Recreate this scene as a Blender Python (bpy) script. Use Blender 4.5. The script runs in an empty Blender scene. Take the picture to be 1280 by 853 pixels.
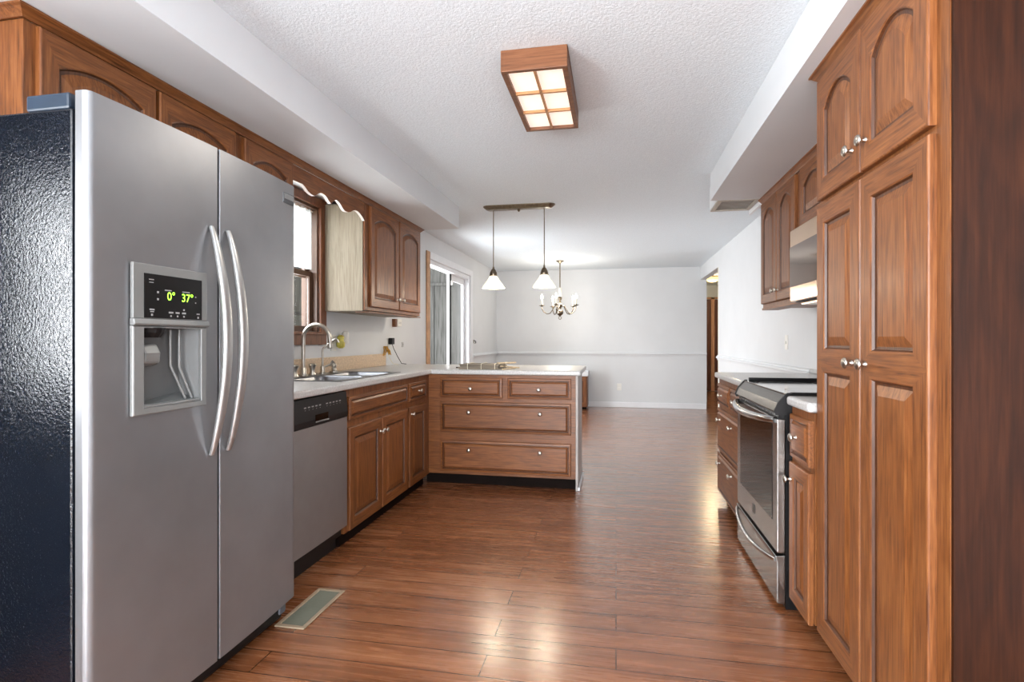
import bpy, bmesh, math, random
from mathutils import Vector, Matrix
random.seed(7)
S = bpy.context.scene
PI = math.pi

# ------------------------------------------------------------------ camera, light, exposure
EYE = 1.155
cd = bpy.data.cameras.new('camera'); cam = bpy.data.objects.new('camera', cd); S.collection.objects.link(cam)
cam.location = (0, 0, EYE); cam.rotation_euler = (PI/2, 0, math.atan(130/675))
cd.sensor_width = 36; cd.lens = 675*36/1280; cd.shift_y = -2.5/1280; cd.clip_start = .02
S.camera = cam
S.view_settings.view_transform = 'Standard'; S.view_settings.look = 'None'
S.view_settings.gamma = 1; S.view_settings.use_curve_mapping = False
S.view_settings.exposure = 0.77

W = bpy.data.worlds.new('overcast_sky'); S.world = W; W.use_nodes = True
wn = W.node_tree.nodes; wb = wn['Background']
wb.inputs['Color'].default_value = (.90, .95, 1, 1); wb.inputs['Strength'].default_value = 1.6

def area(name, loc, rot, sx, sy, power, col=(1, 1, 1)):
    l = bpy.data.lights.new(name, 'AREA'); l.shape = 'RECTANGLE'; l.size = sx; l.size_y = sy
    l.energy = power; l.color = col
    o = bpy.data.objects.new(name, l); S.collection.objects.link(o); o.location = loc; o.rotation_euler = rot
    return o
DAY = (.955, .98, 1)
# daylight area lights; the left and rear ones are added fill
area('daylight_side_window', (-2.20, .41, 1.36), (0, -PI/2, 0), .72, .26, 17, DAY)
area('added_left_fill', (-2.20, -1.25, 1.45), (0, -PI/2-.45, 0), 1.15, 1.5, 220, DAY)  # fill light from an unseen window added in the left wall
area('daylight_sink_window', (-2.22, 3.10, 1.64), (0, -PI/2, 0), .85, .76, 12, DAY)
area('daylight_sunroom', (-3.5, 6.0, 1.35), (0, -PI/2-.05, 0), 2.2, 2.2, 170, DAY)
area('added_rear_fill', (-.35, -4.62, 1.15), (PI/2+.75, 0, 0), 3.0, 2.0, 320, DAY)  # fill light added behind the camera, tilted up towards the ceiling

# ------------------------------------------------------------------ materials
def lin(c): return tuple((x/255/12.92 if x/255 <= .04045 else ((x/255+.055)/1.055)**2.4) for x in c)
def newmat(name):
    m = bpy.data.materials.new(name); m.use_nodes = True
    return m, m.node_tree.nodes, m.node_tree.links, m.node_tree.nodes['Principled BSDF']
def ramp(n, l, src, stops):
    r = n.new('ShaderNodeValToRGB'); e = r.color_ramp.elements
    e[0].position, e[1].position = stops[0][0], stops[-1][0]
    e[0].color = (*lin(stops[0][1]), 1); e[1].color = (*lin(stops[-1][1]), 1)
    for p, c in stops[1:-1]:
        q = e.new(p); q.color = (*lin(c), 1)
    l.new(src, r.inputs[0]); return r
def noise(n, l, vec, scale, detail=4, rough=.6, dist=0.):
    t = n.new('ShaderNodeTexNoise'); t.inputs['Scale'].default_value = scale; t.inputs['Detail'].default_value = detail
    t.inputs['Roughness'].default_value = rough; t.inputs['Distortion'].default_value = dist
    if vec is not None: l.new(vec, t.inputs['Vector'])
    return t
def mapped(n, l, scale=(1, 1, 1), rnd=False):
    tc = n.new('ShaderNodeTexCoord'); mp = n.new('ShaderNodeMapping'); mp.inputs['Scale'].default_value = scale
    l.new(tc.outputs['Object'], mp.inputs['Vector'])
    if rnd:
        oi = n.new('ShaderNodeObjectInfo'); mu = n.new('ShaderNodeMath'); mu.operation = 'MULTIPLY'; mu.inputs[1].default_value = 37
        l.new(oi.outputs['Random'], mu.inputs[0]); l.new(mu.outputs[0], mp.inputs['Location'])
    return mp.outputs[0]
def bump(n, l, b, src, strength, dist=.002):
    bp = n.new('ShaderNodeBump'); bp.inputs['Strength'].default_value = strength; bp.inputs['Distance'].default_value = dist
    l.new(src, bp.inputs['Height']); l.new(bp.outputs[0], b.inputs['Normal'])
def plain(name, c, rough=.5, metal=0., var=0., vs=8, bmp=0., bs=200, emit=0., coat=0., bd=.001):
    m, n, l, b = newmat(name)
    b.inputs['Roughness'].default_value = rough; b.inputs['Metallic'].default_value = metal
    b.inputs['Coat Weight'].default_value = coat; b.inputs['Coat Roughness'].default_value = .12
    v = mapped(n, l)
    t = noise(n, l, v, vs, 3)
    k = var
    r = ramp(n, l, t.outputs['Fac'], [(.3, tuple(max(0, x*(1-k)) for x in c)), (.7, tuple(min(255, x*(1+k)) for x in c))])
    l.new(r.outputs[0], b.inputs['Base Color'])
    if bmp: bump(n, l, b, noise(n, l, v, bs, 2).outputs['Fac'], bmp, bd)
    if emit:
        b.inputs['Emission Color'].default_value = (*lin(c), 1); b.inputs['Emission Strength'].default_value = emit
    return m
def wood(name, axis, dark, mid, light, rough=.42, coat=.06, fine=1.4):
    m, n, l, b = newmat(name)
    sc = [1., 1., 1.]; sc[axis] = .045
    v = mapped(n, l, tuple(sc), True)
    sc2 = [1., 1., 1.]; sc2[axis] = .12
    v2 = mapped(n, l, tuple(sc2), True)
    t1 = noise(n, l, v, 95*fine, 5, .62, .25)
    t2 = noise(n, l, v2, 9*fine, 3, .5, 1.3)
    wv = n.new('ShaderNodeMath'); wv.operation = 'MULTIPLY'; wv.inputs[1].default_value = 34; l.new(t2.outputs['Fac'], wv.inputs[0])
    sn = n.new('ShaderNodeMath'); sn.operation = 'SINE'; l.new(wv.outputs[0], sn.inputs[0])
    mx = n.new('ShaderNodeMath'); mx.operation = 'MULTIPLY_ADD'; mx.inputs[1].default_value = .05; l.new(sn.outputs[0], mx.inputs[0]); l.new(t1.outputs['Fac'], mx.inputs[2])
    r = ramp(n, l, mx.outputs[0], [(.28, dark), (.5, mid), (.74, light)])
    oi = n.new('ShaderNodeObjectInfo'); hv = n.new('ShaderNodeHueSaturation')
    mr = n.new('ShaderNodeMapRange'); mr.inputs[3].default_value = .9; mr.inputs[4].default_value = 1.1
    l.new(oi.outputs['Random'], mr.inputs[0]); l.new(mr.outputs[0], hv.inputs['Value'])
    l.new(r.outputs[0], hv.inputs['Color']); l.new(hv.outputs[0], b.inputs['Base Color'])
    b.inputs['Roughness'].default_value = rough; b.inputs['Coat Weight'].default_value = coat; b.inputs['Coat Roughness'].default_value = .2
    b.inputs['Specular IOR Level'].default_value = .4
    bump(n, l, b, t1.outputs['Fac'], .06, .001)
    return m
OD, OM, OL = (80, 43, 18), (118, 69, 33), (140, 89, 48)
OAKV = wood('oak_vertical', 2, OD, OM, OL); OAKY = wood('oak_along_run', 1, OD, OM, OL); OAKX = wood('oak_across', 0, OD, OM, OL)
GROOVE = wood('oak_groove_dark', 2, (52, 27, 13), (74, 41, 21), (92, 54, 29))  # darker oak tone set along the door and drawer grooves
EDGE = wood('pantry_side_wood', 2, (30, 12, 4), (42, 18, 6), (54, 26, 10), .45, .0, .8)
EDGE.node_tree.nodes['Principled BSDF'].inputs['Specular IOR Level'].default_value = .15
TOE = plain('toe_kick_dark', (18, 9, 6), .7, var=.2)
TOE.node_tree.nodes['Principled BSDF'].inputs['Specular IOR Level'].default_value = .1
BIRCH = wood('unfinished_birch', 2, (128, 116, 97), (146, 134, 114), (158, 146, 128), .55, 0., 1.2)
WALL = plain('wall_paint', (212, 214, 216), .6, var=.012, vs=2, bmp=.03, bs=300)
CEIL = plain('popcorn_ceiling', (225, 234, 240), .9, var=.035, vs=150, bmp=.5, bs=100, bd=.005)
SOFF = plain('soffit_paint', (213, 216, 219), .7, var=.01, vs=2)
TRIMW = plain('white_trim_paint', (226, 227, 230), .4, var=.01)
STEEL = plain('brushed_steel', (143, 144, 147), .35, .72, var=.03, vs=5)
SINKS = plain('sink_steel', (128, 130, 134), .3, 1., var=.03)
STEELH = plain('satin_handle_steel', (178, 178, 177), .32, .8, var=.02)
STEELB = plain('polished_steel', (190, 190, 190), .2, 1., var=.02)
STEELD = plain('dishwasher_steel', (150, 149, 149), .36, .7, var=.03, vs=5)
STEELR = plain('range_steel', (158, 156, 154), .24, 1., var=.03, vs=5)
STEELC = plain('range_top_steel', (100, 94, 88), .22, 1., var=.03, vs=5)
STEELM = plain('microwave_steel', (196, 164, 134), .16, 1., var=.02)  # base colour tinted warm to stand in for reflected wood and lamps
NICK = plain('brushed_nickel', (190, 184, 175), .28, 1., var=.04, vs=60)
BRASS = plain('antique_nickel', (124, 112, 96), .34, 1., var=.1, vs=50)
SATIN = plain('satin_grey_plastic', (134, 135, 134), .4, .35, var=.02)
GREYP = plain('grey_cavity_plastic', (92, 94, 94), .45, .1, var=.03)
BLACK = plain('black_plastic', (17, 16, 17), .4, var=.1)
BLACK.node_tree.nodes['Principled BSDF'].inputs['Specular IOR Level'].default_value = .25
BLKGL = plain('black_glass', (13, 8, 6), .06, var=.1)
BLKGL.node_tree.nodes['Principled BSDF'].inputs['Specular IOR Level'].default_value = .15
GLASSK = plain('cooktop_glass', (14, 14, 15), .09, var=.1, coat=1.)
PEBB = plain('black_pebbled_case', (8, 13, 21), .16, .0, var=.35, vs=160, bmp=.75, bs=150, coat=0., bd=.002)
PEBB.node_tree.nodes['Principled BSDF'].inputs['Specular IOR Level'].default_value = .6
WHITEP = plain('white_plastic', (226, 224, 218), .4, var=.01)
LEDG = plain('green_led', (150, 255, 60), .5, emit=2.2)
PRINT = plain('grey_print', (150, 150, 150), .5)
BEIGE = plain('beige_laminate', (205, 180, 150), .35, var=.10, vs=70)
CTOP = plain('white_speckled_laminate', (186, 185, 184), .32, var=.09, vs=110, coat=.15)
CEDGE = CTOP
GREYW = wood('weathered_grey_boards', 2, (54, 53, 50), (78, 77, 74), (94, 93, 90), .8, 0., .5)
BRONZE = plain('brown_window_sash', (88, 62, 46), .4, var=.05)
CASING = wood('window_casing_wood', 2, (80, 44, 24), (112, 66, 40), (134, 84, 54))
VENTG = plain('register_louvre_green_grey', (118, 119, 105), .45, .3, var=.04)
VENTF = plain('register_frame_tan', (170, 150, 126), .45, .2, var=.06)
SLAT = wood('weathered_slats', 0, (80, 71, 60), (116, 106, 93), (158, 145, 126), .7, 0., 1.)
BAMB = plain('pale_bamboo', (214, 192, 158), .6, var=.12, vs=40)
YELL = plain('yellow_green_freshener', (196, 186, 84), .4, var=.15, vs=60)
GOLD = plain('gold_foil', (176, 134, 60), .35, .6, var=.3, vs=90)
IVORY = plain('ivory_candle', (232, 226, 206), .5)
HALLD = wood('hall_door_wood', 2, (70, 36, 20), (98, 54, 32), (120, 72, 46), .4, .1, .5)
HALLT = wood('hall_trim_wood', 2, (170, 120, 88), (194, 146, 112), (210, 166, 132), .45, .1, .7)
LEAF = plain('garden_leaves', (120, 140, 108), .8, var=.3, vs=20)
SHEER = plain('sheer_white_cloth', (222, 228, 226), .8, var=.1, vs=40)
GRASS = plain('garden_ground', (128, 138, 110), .9, var=.2, vs=5)
PATIO = plain('sunroom_floor_paint', (150, 148, 144), .7, var=.05, vs=3)

def lampmat(name, c, strength, var=0.):
    m, n, l, b = newmat(name)
    t = noise(n, l, mapped(n, l), 9, 3)
    r = ramp(n, l, t.outputs['Fac'], [(.3, tuple(x*(1-var) for x in c)), (.7, c)])
    l.new(r.outputs[0], b.inputs['Emission Color']); l.new(r.outputs[0], b.inputs['Base Color'])
    b.inputs['Emission Strength'].default_value = strength; b.inputs['Roughness'].default_value = .4
    return m
DIFF = lampmat('lit_diffuser_panel', (255, 238, 224), .44, .03)
SHADE = lampmat('lit_marbled_glass', (255, 250, 228), .62, .12)
BULB = lampmat('lit_bulb', (255, 244, 222), 7.)
DOME = lampmat('lit_hall_dome', (255, 216, 130), 1.1)

def glass(name, fac=.07, tint=(1, 1, 1)):
    m, n, l, b = newmat(name); n.remove(b)
    tr = n.new('ShaderNodeBsdfTransparent'); tr.inputs[0].default_value = (*tint, 1)
    g = n.new('ShaderNodeBsdfGlossy'); g.inputs['Roughness'].default_value = .03
    mx = n.new('ShaderNodeMixShader'); mx.inputs[0].default_value = fac
    l.new(tr.outputs[0], mx.inputs[1]); l.new(g.outputs[0], mx.inputs[2])
    l.new(mx.outputs[0], n['Material Output'].inputs['Surface']); return m
PANE = glass('window_glass')

def floor_mat():
    m, n, l, b = newmat('hardwood_planks')
    v = mapped(n, l)
    br = n.new('ShaderNodeTexBrick'); l.new(v, br.inputs['Vector'])
    br.offset = .37; br.offset_frequency = 2; br.squash = 1
    br.inputs['Scale'].default_value = 1; br.inputs['Brick Width'].default_value = 1.25; br.inputs['Row Height'].default_value = .128
    br.inputs['Mortar Size'].default_value = .0022; br.inputs['Mortar Smooth'].default_value = .3; br.inputs['Bias'].default_value = 0
    br.inputs['Color1'].default_value = (0, 0, 0, 1); br.inputs['Color2'].default_value = (1, 1, 1, 1); br.inputs['Mortar'].default_value = (.5, .5, .5, 1)
    # shift the grain from plank to plank
    cx = n.new('ShaderNodeVectorMath'); cx.operation = 'SCALE'; cx.inputs['Scale'].default_value = 9
    l.new(br.outputs['Color'], cx.inputs[0])
    ad = n.new('ShaderNodeVectorMath'); ad.operation = 'ADD'; l.new(v, ad.inputs[0]); l.new(cx.outputs[0], ad.inputs[1])
    mp = n.new('ShaderNodeMapping'); mp.inputs['Scale'].default_value = (.055, 1, 1); l.new(ad.outputs[0], mp.inputs['Vector'])
    t1 = noise(n, l, mp.outputs[0], 46, 6, .62, .4)
    mp2 = n.new('ShaderNodeMapping'); mp2.inputs['Scale'].default_value = (.10, 1, 1); l.new(ad.outputs[0], mp2.inputs['Vector'])
    t2 = noise(n, l, mp2.outputs[0], 14, 3, .5, .8)
    a = n.new('ShaderNodeMath'); a.operation = 'MULTIPLY_ADD'; a.inputs[1].default_value = .55; l.new(t2.outputs['Fac'], a.inputs[0])
    s = n.new('ShaderNodeMath'); s.operation = 'MULTIPLY'; s.inputs[1].default_value = .5; l.new(t1.outputs['Fac'], s.inputs[0]); l.new(s.outputs[0], a.inputs[2])
    sb = n.new('ShaderNodeSeparateColor'); l.new(br.outputs['Color'], sb.inputs[0])
    a2 = n.new('ShaderNodeMath'); a2.operation = 'MULTIPLY_ADD'; a2.inputs[1].default_value = .10; l.new(sb.outputs[0], a2.inputs[0]); l.new(a.outputs[0], a2.inputs[2])
    r = ramp(n, l, a2.outputs[0], [(.34, (90, 51, 28)), (.54, (127, 76, 45)), (.66, (145, 92, 59)), (.82, (167, 114, 79))])
    mx = n.new('ShaderNodeMix'); mx.data_type = 'RGBA'
    l.new(br.outputs['Fac'], mx.inputs['Factor']); l.new(r.outputs[0], mx.inputs['A']); mx.inputs['B'].default_value = (*lin((40, 19, 11)), 1)
    l.new(mx.outputs['Result'], b.inputs['Base Color'])
    rr = n.new('ShaderNodeMapRange'); rr.inputs[3].default_value = .20; rr.inputs[4].default_value = .34; l.new(t1.outputs['Fac'], rr.inputs[0]); l.new(rr.outputs[0], b.inputs['Roughness'])
    b.inputs['Coat Weight'].default_value = .8; b.inputs['Coat Roughness'].default_value = .22
    bump(n, l, b, a.outputs[0], .04, .002)
    return m
FLOOR = floor_mat()

# ------------------------------------------------------------------ mesh helpers
class MB:
    def __init__(s): s.b = bmesh.new()
    def face(s, pts, mi=0):
        f = s.b.faces.new([p if isinstance(p, bmesh.types.BMVert) else s.b.verts.new(p) for p in pts]); f.material_index = mi; return f
    def box(s, x0, x1, y0, y1, z0, z1, mi=0):
        v = [s.b.verts.new((x, y, z)) for x in (x0, x1) for y in (y0, y1) for z in (z0, z1)]
        for q in ((0, 1, 3, 2), (4, 6, 7, 5), (0, 4, 5, 1), (2, 3, 7, 6), (0, 2, 6, 4), (1, 5, 7, 3)):
            s.b.faces.new([v[i] for i in q]).material_index = mi
        return s
    def loops(s, rings, closed=True, cap0=False, cap1=False, mi=None):
        vr = [[s.b.verts.new(p) for p in r] for r in rings]
        k = len(vr[0])
        for i in range(len(vr)-1):
            for j in range(k if closed else k-1):
                q = [vr[i][j], vr[i][(j+1) % k], vr[i+1][(j+1) % k], vr[i+1][j]]
                f = s.b.faces.new(q); f.material_index = mi(i, j) if mi else 0
        if cap0: s.b.faces.new(vr[0][::-1])
        if cap1: s.b.faces.new(vr[-1])
        return s
    def lathe(s, o, axis, prof, n=20, cap=True):
        o = Vector(o); ax = Vector(axis).normalized()
        u = ax.orthogonal().normalized(); w = ax.cross(u)
        rings = [[o+ax*h+(u*math.cos(2*PI*k/n)+w*math.sin(2*PI*k/n))*r for k in range(n)] for r, h in prof]
        return s.loops(rings, True, cap, cap)
    def tube(s, pts, r, n=10, cap=True):
        pts = [Vector(p) for p in pts]; rad = r if isinstance(r, (list, tuple)) else [r]*len(pts)
        rings = []; u = None
        for i, p in enumerate(pts):
            t = (pts[min(i+1, len(pts)-1)]-pts[max(i-1, 0)]).normalized()
            u = t.orthogonal().normalized() if u is None else (u-t*u.dot(t)).normalized()
            w = t.cross(u)
            rings.append([p+(u*math.cos(2*PI*k/n)+w*math.sin(2*PI*k/n))*rad[i] for k in range(n)])
        return s.loops(rings, True, cap, cap)
    def prism(s, poly, axis, a, b):
        def P(p, t):
            q = list(p); q.insert(axis, t); return tuple(q)
        return s.loops([[P(p, a) for p in poly], [P(p, b) for p in poly]], True, True, True)

BASE = {}
def finish(name, mb, mats, parent=None, smooth=None, bevel=0., bseg=2, base=None):
    bm = mb.b
    bmesh.ops.remove_doubles(bm, verts=bm.verts, dist=1e-5)
    bmesh.ops.recalc_face_normals(bm, faces=bm.faces)
    root = Vector((0, 0, 0))
    if parent is not None: root = BASE[parent.name]
    elif base is not None: root = Vector(base)
    bmesh.ops.translate(bm, verts=bm.verts, vec=-root)
    me = bpy.data.meshes.new(name); bm.to_mesh(me); bm.free()
    for m in (mats if isinstance(mats, (list, tuple)) else [mats]): me.materials.append(m)
    o = bpy.data.objects.new(name, me); S.collection.objects.link(o)
    if parent is not None: o.parent = parent; BASE[o.name] = root
    else: o.location = root; BASE[o.name] = root
    if bevel:
        bv = o.modifiers.new('bevel', 'BEVEL'); bv.width = bevel; bv.segments = bseg; bv.limit_method = 'ANGLE'; bv.angle_limit = math.radians(40)
    if smooth:
        for p in me.polygons: p.use_smooth = True
        me.set_sharp_from_angle(angle=math.radians(smooth))
    return o
def tag(o, label, cat, group=None):
    o['label'] = label; o['category'] = cat
    if group: o['group'] = group
    return o
def thing(name, loc, label, cat, group=None):
    o = bpy.data.objects.new(name, None); S.collection.objects.link(o); o.location = loc; o.empty_display_size = .1
    BASE[o.name] = Vector(loc); return tag(o, label, cat, group)
def struct(name, mb, mats, parent=None, **k):
    o = finish(name, mb, mats, parent, **k)
    if parent is None: o['kind'] = 'structure'
    return o
def B(*a): return MB().box(*a)
def text(name, body, size, fr, u, v, w, mat, parent, flip=1):
    c = bpy.data.curves.new(name, 'FONT'); c.body = body; c.size = size; c.align_x = 'CENTER'; c.align_y = 'CENTER'
    t = bpy.data.objects.new(name, c); S.collection.objects.link(t)
    bpy.context.view_layer.update()
    me = bpy.data.meshes.new_from_object(t.evaluated_get(bpy.context.evaluated_depsgraph_get()))
    bpy.data.objects.remove(t); bpy.data.curves.remove(c)
    mb = MB(); mb.b.from_mesh(me); bpy.data.meshes.remove(me)
    for q in mb.b.verts: q.co = Vector(fr(u+q.co.x*flip, v+q.co.y, w))
    return finish(name, mb, mat, parent)

# face frames: (u along the run, v up, w out of the face)
def FL(X): return lambda u, v, w: (X+w, u, v)
def FR(X): return lambda u, v, w: (X-w, u, v)
def FP(Y): return lambda u, v, w: (u, Y-w, v)

def opening(u0, u1, v0, vs, rise, d, n=14):
    p = [(u0+d, v0+d), (u1-d, v0+d)]
    if rise <= 0: return p+[(u1-d, vs-d), (u0+d, vs-d)]
    for k in range(n+1):
        s = 1-2*k/n
        p.append(((u0+u1)/2+s*((u1-u0)/2-d), vs-d+rise*(math.cos(s*PI/2)**.8 if abs(s) < 1 else 0)))
    return p
def door(name, fr, u0, u1, v0, v1, hmat, parent, t=.02, stile=.055, rise=0., splits=(), top=None):
    mb = MB(); e = .005
    R = lambda a, w: [fr(u0+a, v0+a, w), fr(u1-a, v0+a, w), fr(u1-a, v1-a, w), fr(u0+a, v1-a, w)]
    mb.loops([R(0, 0), R(0, t-e), R(e*.4, t-e*.35), R(e, t)], True, True, False)
    cuts = [v0+e, *splits, v1-e]
    for i in range(len(cuts)-1):
        a, b = cuts[i], cuts[i+1]
        lo = a+(stile if i == 0 else stile*.6); hi = b-((top or stile) if i == len(cuts)-2 else stile*.6)
        rs = rise if i == len(cuts)-2 else 0
        vs = hi-rs
        O = lambda d: opening(u0+stile, u1-stile, lo, vs, rs, d)
        inner = O(0)
        outer = [(u0+e, a), (u1-e, a)]
        if rs: outer += [(u1-e, b)]+[(q[0], b) for q in inner[3:-1]]+[(u0+e, b)]
        else: outer += [(u1-e, b), (u0+e, b)]
        P = lambda pts, w: [fr(x, y, w) for x, y in pts]
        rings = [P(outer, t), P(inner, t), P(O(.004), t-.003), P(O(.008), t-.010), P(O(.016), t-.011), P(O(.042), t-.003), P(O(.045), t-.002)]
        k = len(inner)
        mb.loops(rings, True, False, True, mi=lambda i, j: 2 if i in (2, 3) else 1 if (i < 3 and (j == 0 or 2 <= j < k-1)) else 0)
    return finish(name, mb, [OAKV, hmat, GROOVE], parent)
def drawer(name, fr, u0, u1, v0, v1, hmat, parent, t=.02):
    mb = MB()
    R = lambda a, w: [fr(u0+a, v0+a, w), fr(u1-a, v0+a, w), fr(u1-a, v1-a, w), fr(u0+a, v1-a, w)]
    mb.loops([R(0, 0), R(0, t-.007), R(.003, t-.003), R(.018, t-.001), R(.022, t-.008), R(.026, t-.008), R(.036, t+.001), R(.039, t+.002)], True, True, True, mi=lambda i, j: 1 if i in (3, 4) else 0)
    return finish(name, mb, [hmat, GROOVE], parent)
def knob(fr, u, v, w0, parent, r=.0155):
    o = Vector(fr(u, v, w0)); ax = Vector(fr(u, v, w0+1))-o
    mb = MB().lathe(o, ax, [(.009, 0), (.009, .002), (.0055, .005), (.005, .014), (.009, .018), (r, .021), (r, .024), (r*.8, .028), (r*.35, .030)], 18)
    return finish('knob', mb, NICK, parent, smooth=50)

# ------------------------------------------------------------------ the room
XL, XR, YF, YN, ZC, ZS = -2.07, 1.36, 9.30, -4.5, 2.345, 2.15
T = .12
struct('floor', B(-2.2, 2.9, YN-.1, 12.8, -.06, 0), FLOOR)
struct('ceiling', B(-2.2, 2.9, YN-.1, 12.8, ZC, ZC+.08), CEIL)
w = MB()
def wall_x(mb, x0, x1, y0, y1, holes):
    """wall slab along Y with rectangular holes (ya, yb, za, zb)"""
    cur = y0
    for ya, yb, za, zb in holes:
        mb.box(x0, x1, cur, ya, 0, ZC)
        if za > 0: mb.box(x0, x1, ya, yb, 0, za)
        if zb < ZC: mb.box(x0, x1, ya, yb, zb, ZC)
        cur = yb
    mb.box(x0, x1, cur, y1, 0, ZC)
W2 = (.22, .62, .94, 1.78); W4 = (-2.0, -.5, .9, 2.05); W1 = (2.70, 3.497, 1.19, 2.085); D1 = (5.80, 7.52, 0, 2.06)
wall_x(w, XL-T, XL, YN, YF+.0, [W4, W2, W1, D1]); struct('wall_left', w, WALL)
w = MB(); w.box(XL, 1.46, YF, YF+T, 0, ZC); struct('wall_far', w, WALL)
w = MB(); w.box(XR, XR+.10, YN, 7.70, 0, ZC); w.box(XR, XR+.10, 7.70, YF-.001, 2.13, ZC); struct('wall_right', w, WALL)
w = MB()
w.box(XL-T, -1.90, YN-T, YN, 0, ZC); w.box(1.20, XR+.1, YN-T, YN, 0, ZC); w.box(-1.90, 1.20, YN-T, YN, 2.12, ZC); struct('wall_near', w, WALL)
# hall beyond the opening
w = MB(); w.box(1.34, 1.455, YF+T+.001, 12.6, 0, ZC); struct('wall_hall_left', w, WALL)
w = MB(); w.box(1.34, 2.9, 12.6, 12.7, 0, ZC); struct('wall_hall_end', w, WALL)
w = MB(); w.box(2.78, 2.9, 7.0, 12.6, 0, ZC); w.box(1.461, 2.78, 6.9, 7.0, 0, ZC); struct('wall_hall_right', w, WALL)
# soffits
struct('trim_soffit_left', B(XL+.001, -1.39, YN+.002, 4.69, ZS, ZC-.001), SOFF)
struct('trim_soffit_right', B(.667, XR-.001, YN+.002, 4.09, ZS, ZC-.001).box(.722, XR-.001, 4.0905, 4.45, ZS+.012, ZC-.001), SOFF)
# baseboards and chair rails
def baseb(mb, x0, x1, y0, y1): mb.box(x0, x1, y0, y1, .001, .085)
struct('baseboard_far', B(XL+.02, 1.455, YF-.014, YF-.001, .001, .09), TRIMW, bevel=.004)
struct('baseboard_left', B(XL+.001, XL+.014, 7.66, YF-.02, .001, .09), TRIMW, bevel=.004)
struct('baseboard_right', B(XR-.014, XR-.001, 4.16, 7.69, .001, .09), TRIMW, bevel=.004)
def rail_prof(t): return [(0, -.035), (t*.4, -.035), (t*.5, -.012), (t, -.006), (t, .012), (t*.6, .018), (t*.45, .033), (0, .035)]
mb = MB(); pr = rail_prof(.03); mb.prism([(YF-.001-a, .905+b) for a, b in pr], 0, XL+.032, 1.458)
struct('trim_chair_rail_far', mb, WALL)
mb = MB(); mb.prism([(XL+.001+a, .905+b) for a, b in pr], 1, 7.66, YF-.002)
struct('trim_chair_rail_left', mb, WALL)
mb = MB(); mb.prism([(XR-.001-a, .905+b) for a, b in pr], 1, 4.16, 7.70)
struct('trim_chair_rail_right', mb, WALL)
mb = MB().box(XR-.004, XR+.104, 7.7005, 7.712, .001, 2.128).box(XR-.004, XR+.104, 7.7005, 7.712, .001, 2.128)
struct('trim_hall_corner', mb, plain('cream_corner_bead', (228, 216, 190), .5))
# hall doors in the end wall
def hall_door(n, x0, x1):
    mb = MB().box(x0, x1, 12.565, 12.595, .01, 2.03)
    o = struct(n, mb, HALLD, bevel=.004)
    finish('panel_moulding', MB().box(x0+.10, x1-.10, 12.555, 12.5645, .2, .95).box(x0+.10, x1-.10, 12.555, 12.5645, 1.1, 1.9), HALLD, o, bevel=.006)
    return o
hall_door('door_2', 1.60, 2.060); hall_door('door_3', 2.145, 2.70)
struct('trim_hall_door', B(2.065, 2.14, 12.56, 12.598, .001, 2.08), HALLT, bevel=.004)
struct('trim_hall_header', B(1.56, 2.74, 12.56, 12.598, 2.04, 2.08), HALLT)

# kitchen window over the sink
def window(n, y0, y1, z0, z1, casing, sashm, cas_w=.075, double=True):
    o = MB()
    cx = XL+.001
    o.box(cx, cx+.02, y0-cas_w, y0, z0-cas_w, z1+.06); o.box(cx, cx+.02, y1, y1+cas_w, z0-cas_w, z1+.06)
    o.box(cx, cx+.0205, y0, y1, z1, z1+.06); o.box(cx, cx+.0205, y0, y1, z0-cas_w, z0)
    o.box(cx, cx+.035, y0-cas_w-.01, y1+cas_w+.0, z0-.006, z0+.012)
    W_ = struct(n, o, casing, bevel=.003)
    fr = MB()
    for a, b in ((y0, y0+.02), (y1-.02, y1)): fr.box(XL-T, XL, a, b, z0, z1)
    fr.box(XL-T, XL, y0+.02, y1-.02, z1-.02, z1); fr.box(XL-T, XL, y0+.02, y1-.02, z0, z0+.02)
    finish('jamb', fr, sashm, W_)
    zm = (z0+z1)/2-.03
    for k, (a, b, xo) in enumerate(((zm-.02, z1-.02, -.085), (z0+.02, zm+.02, -.05))):
        sh = MB(); ya, yb = y0+.021, y1-.021; s_ = .035
        x0_, x1_ = XL+xo-.015, XL+xo+.015
        sh.box(x0_, x1_, ya, ya+s_, a, b); sh.box(x0_, x1_, yb-s_, yb, a, b); sh.box(x0_, x1_, ya+s_, yb-s_, a, a+s_); sh.box(x0_, x1_, ya+s_, yb-s_, b-s_, b)
        s = finish('sash', sh, sashm, W_, bevel=.003)
        finish('pane', B(XL+xo-.003, XL+xo+.003, ya+s_+.0005, yb-s_-.0005, a+s_+.0005, b-s_-.0005), PANE, W_)
    return W_
w1 = window('window_1', *W1, CASING, BRONZE)
w2 = window('window_2', *W2, TRIMW, TRIMW)
mb = MB()
xa, xb = XL+.0215, XL+.045
ya, yb, za, zb_ = W2[0]-.16, W2[1]+.36, .02, 2.06
mb.box(xa, xb, ya, W2[0]+.001, za, zb_); mb.box(xa, xb, W2[1]-.001, yb, za, zb_); mb.box(xa, xb, W2[0]+.001, W2[1]-.001, za, W2[2]); mb.box(xa, xb, W2[0]+.001, W2[1]-.001, W2[3], zb_)
struct('added_dark_door', mb, wood('added_door_wood', 2, (16, 9, 6), (24, 14, 9), (32, 19, 12), .5, 0., .6), bevel=.003)  # unseen dark door, added to darken the reflection on the refrigerator side
mb = MB().box(XL+.001, XL+.0205, ya-.3, W2[0]-.08, .02, 2.08).box(XL+.001, XL+.0205, W2[1]+.08, yb, .02, 2.08)
struct('added_dark_trim', mb, bpy.data.materials['added_door_wood'])  # unseen dark boards added around it for the same reflection
w4 = window('added_left_window', *W4, TRIMW, TRIMW)  # unseen window, added to carry the left fill light
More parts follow.
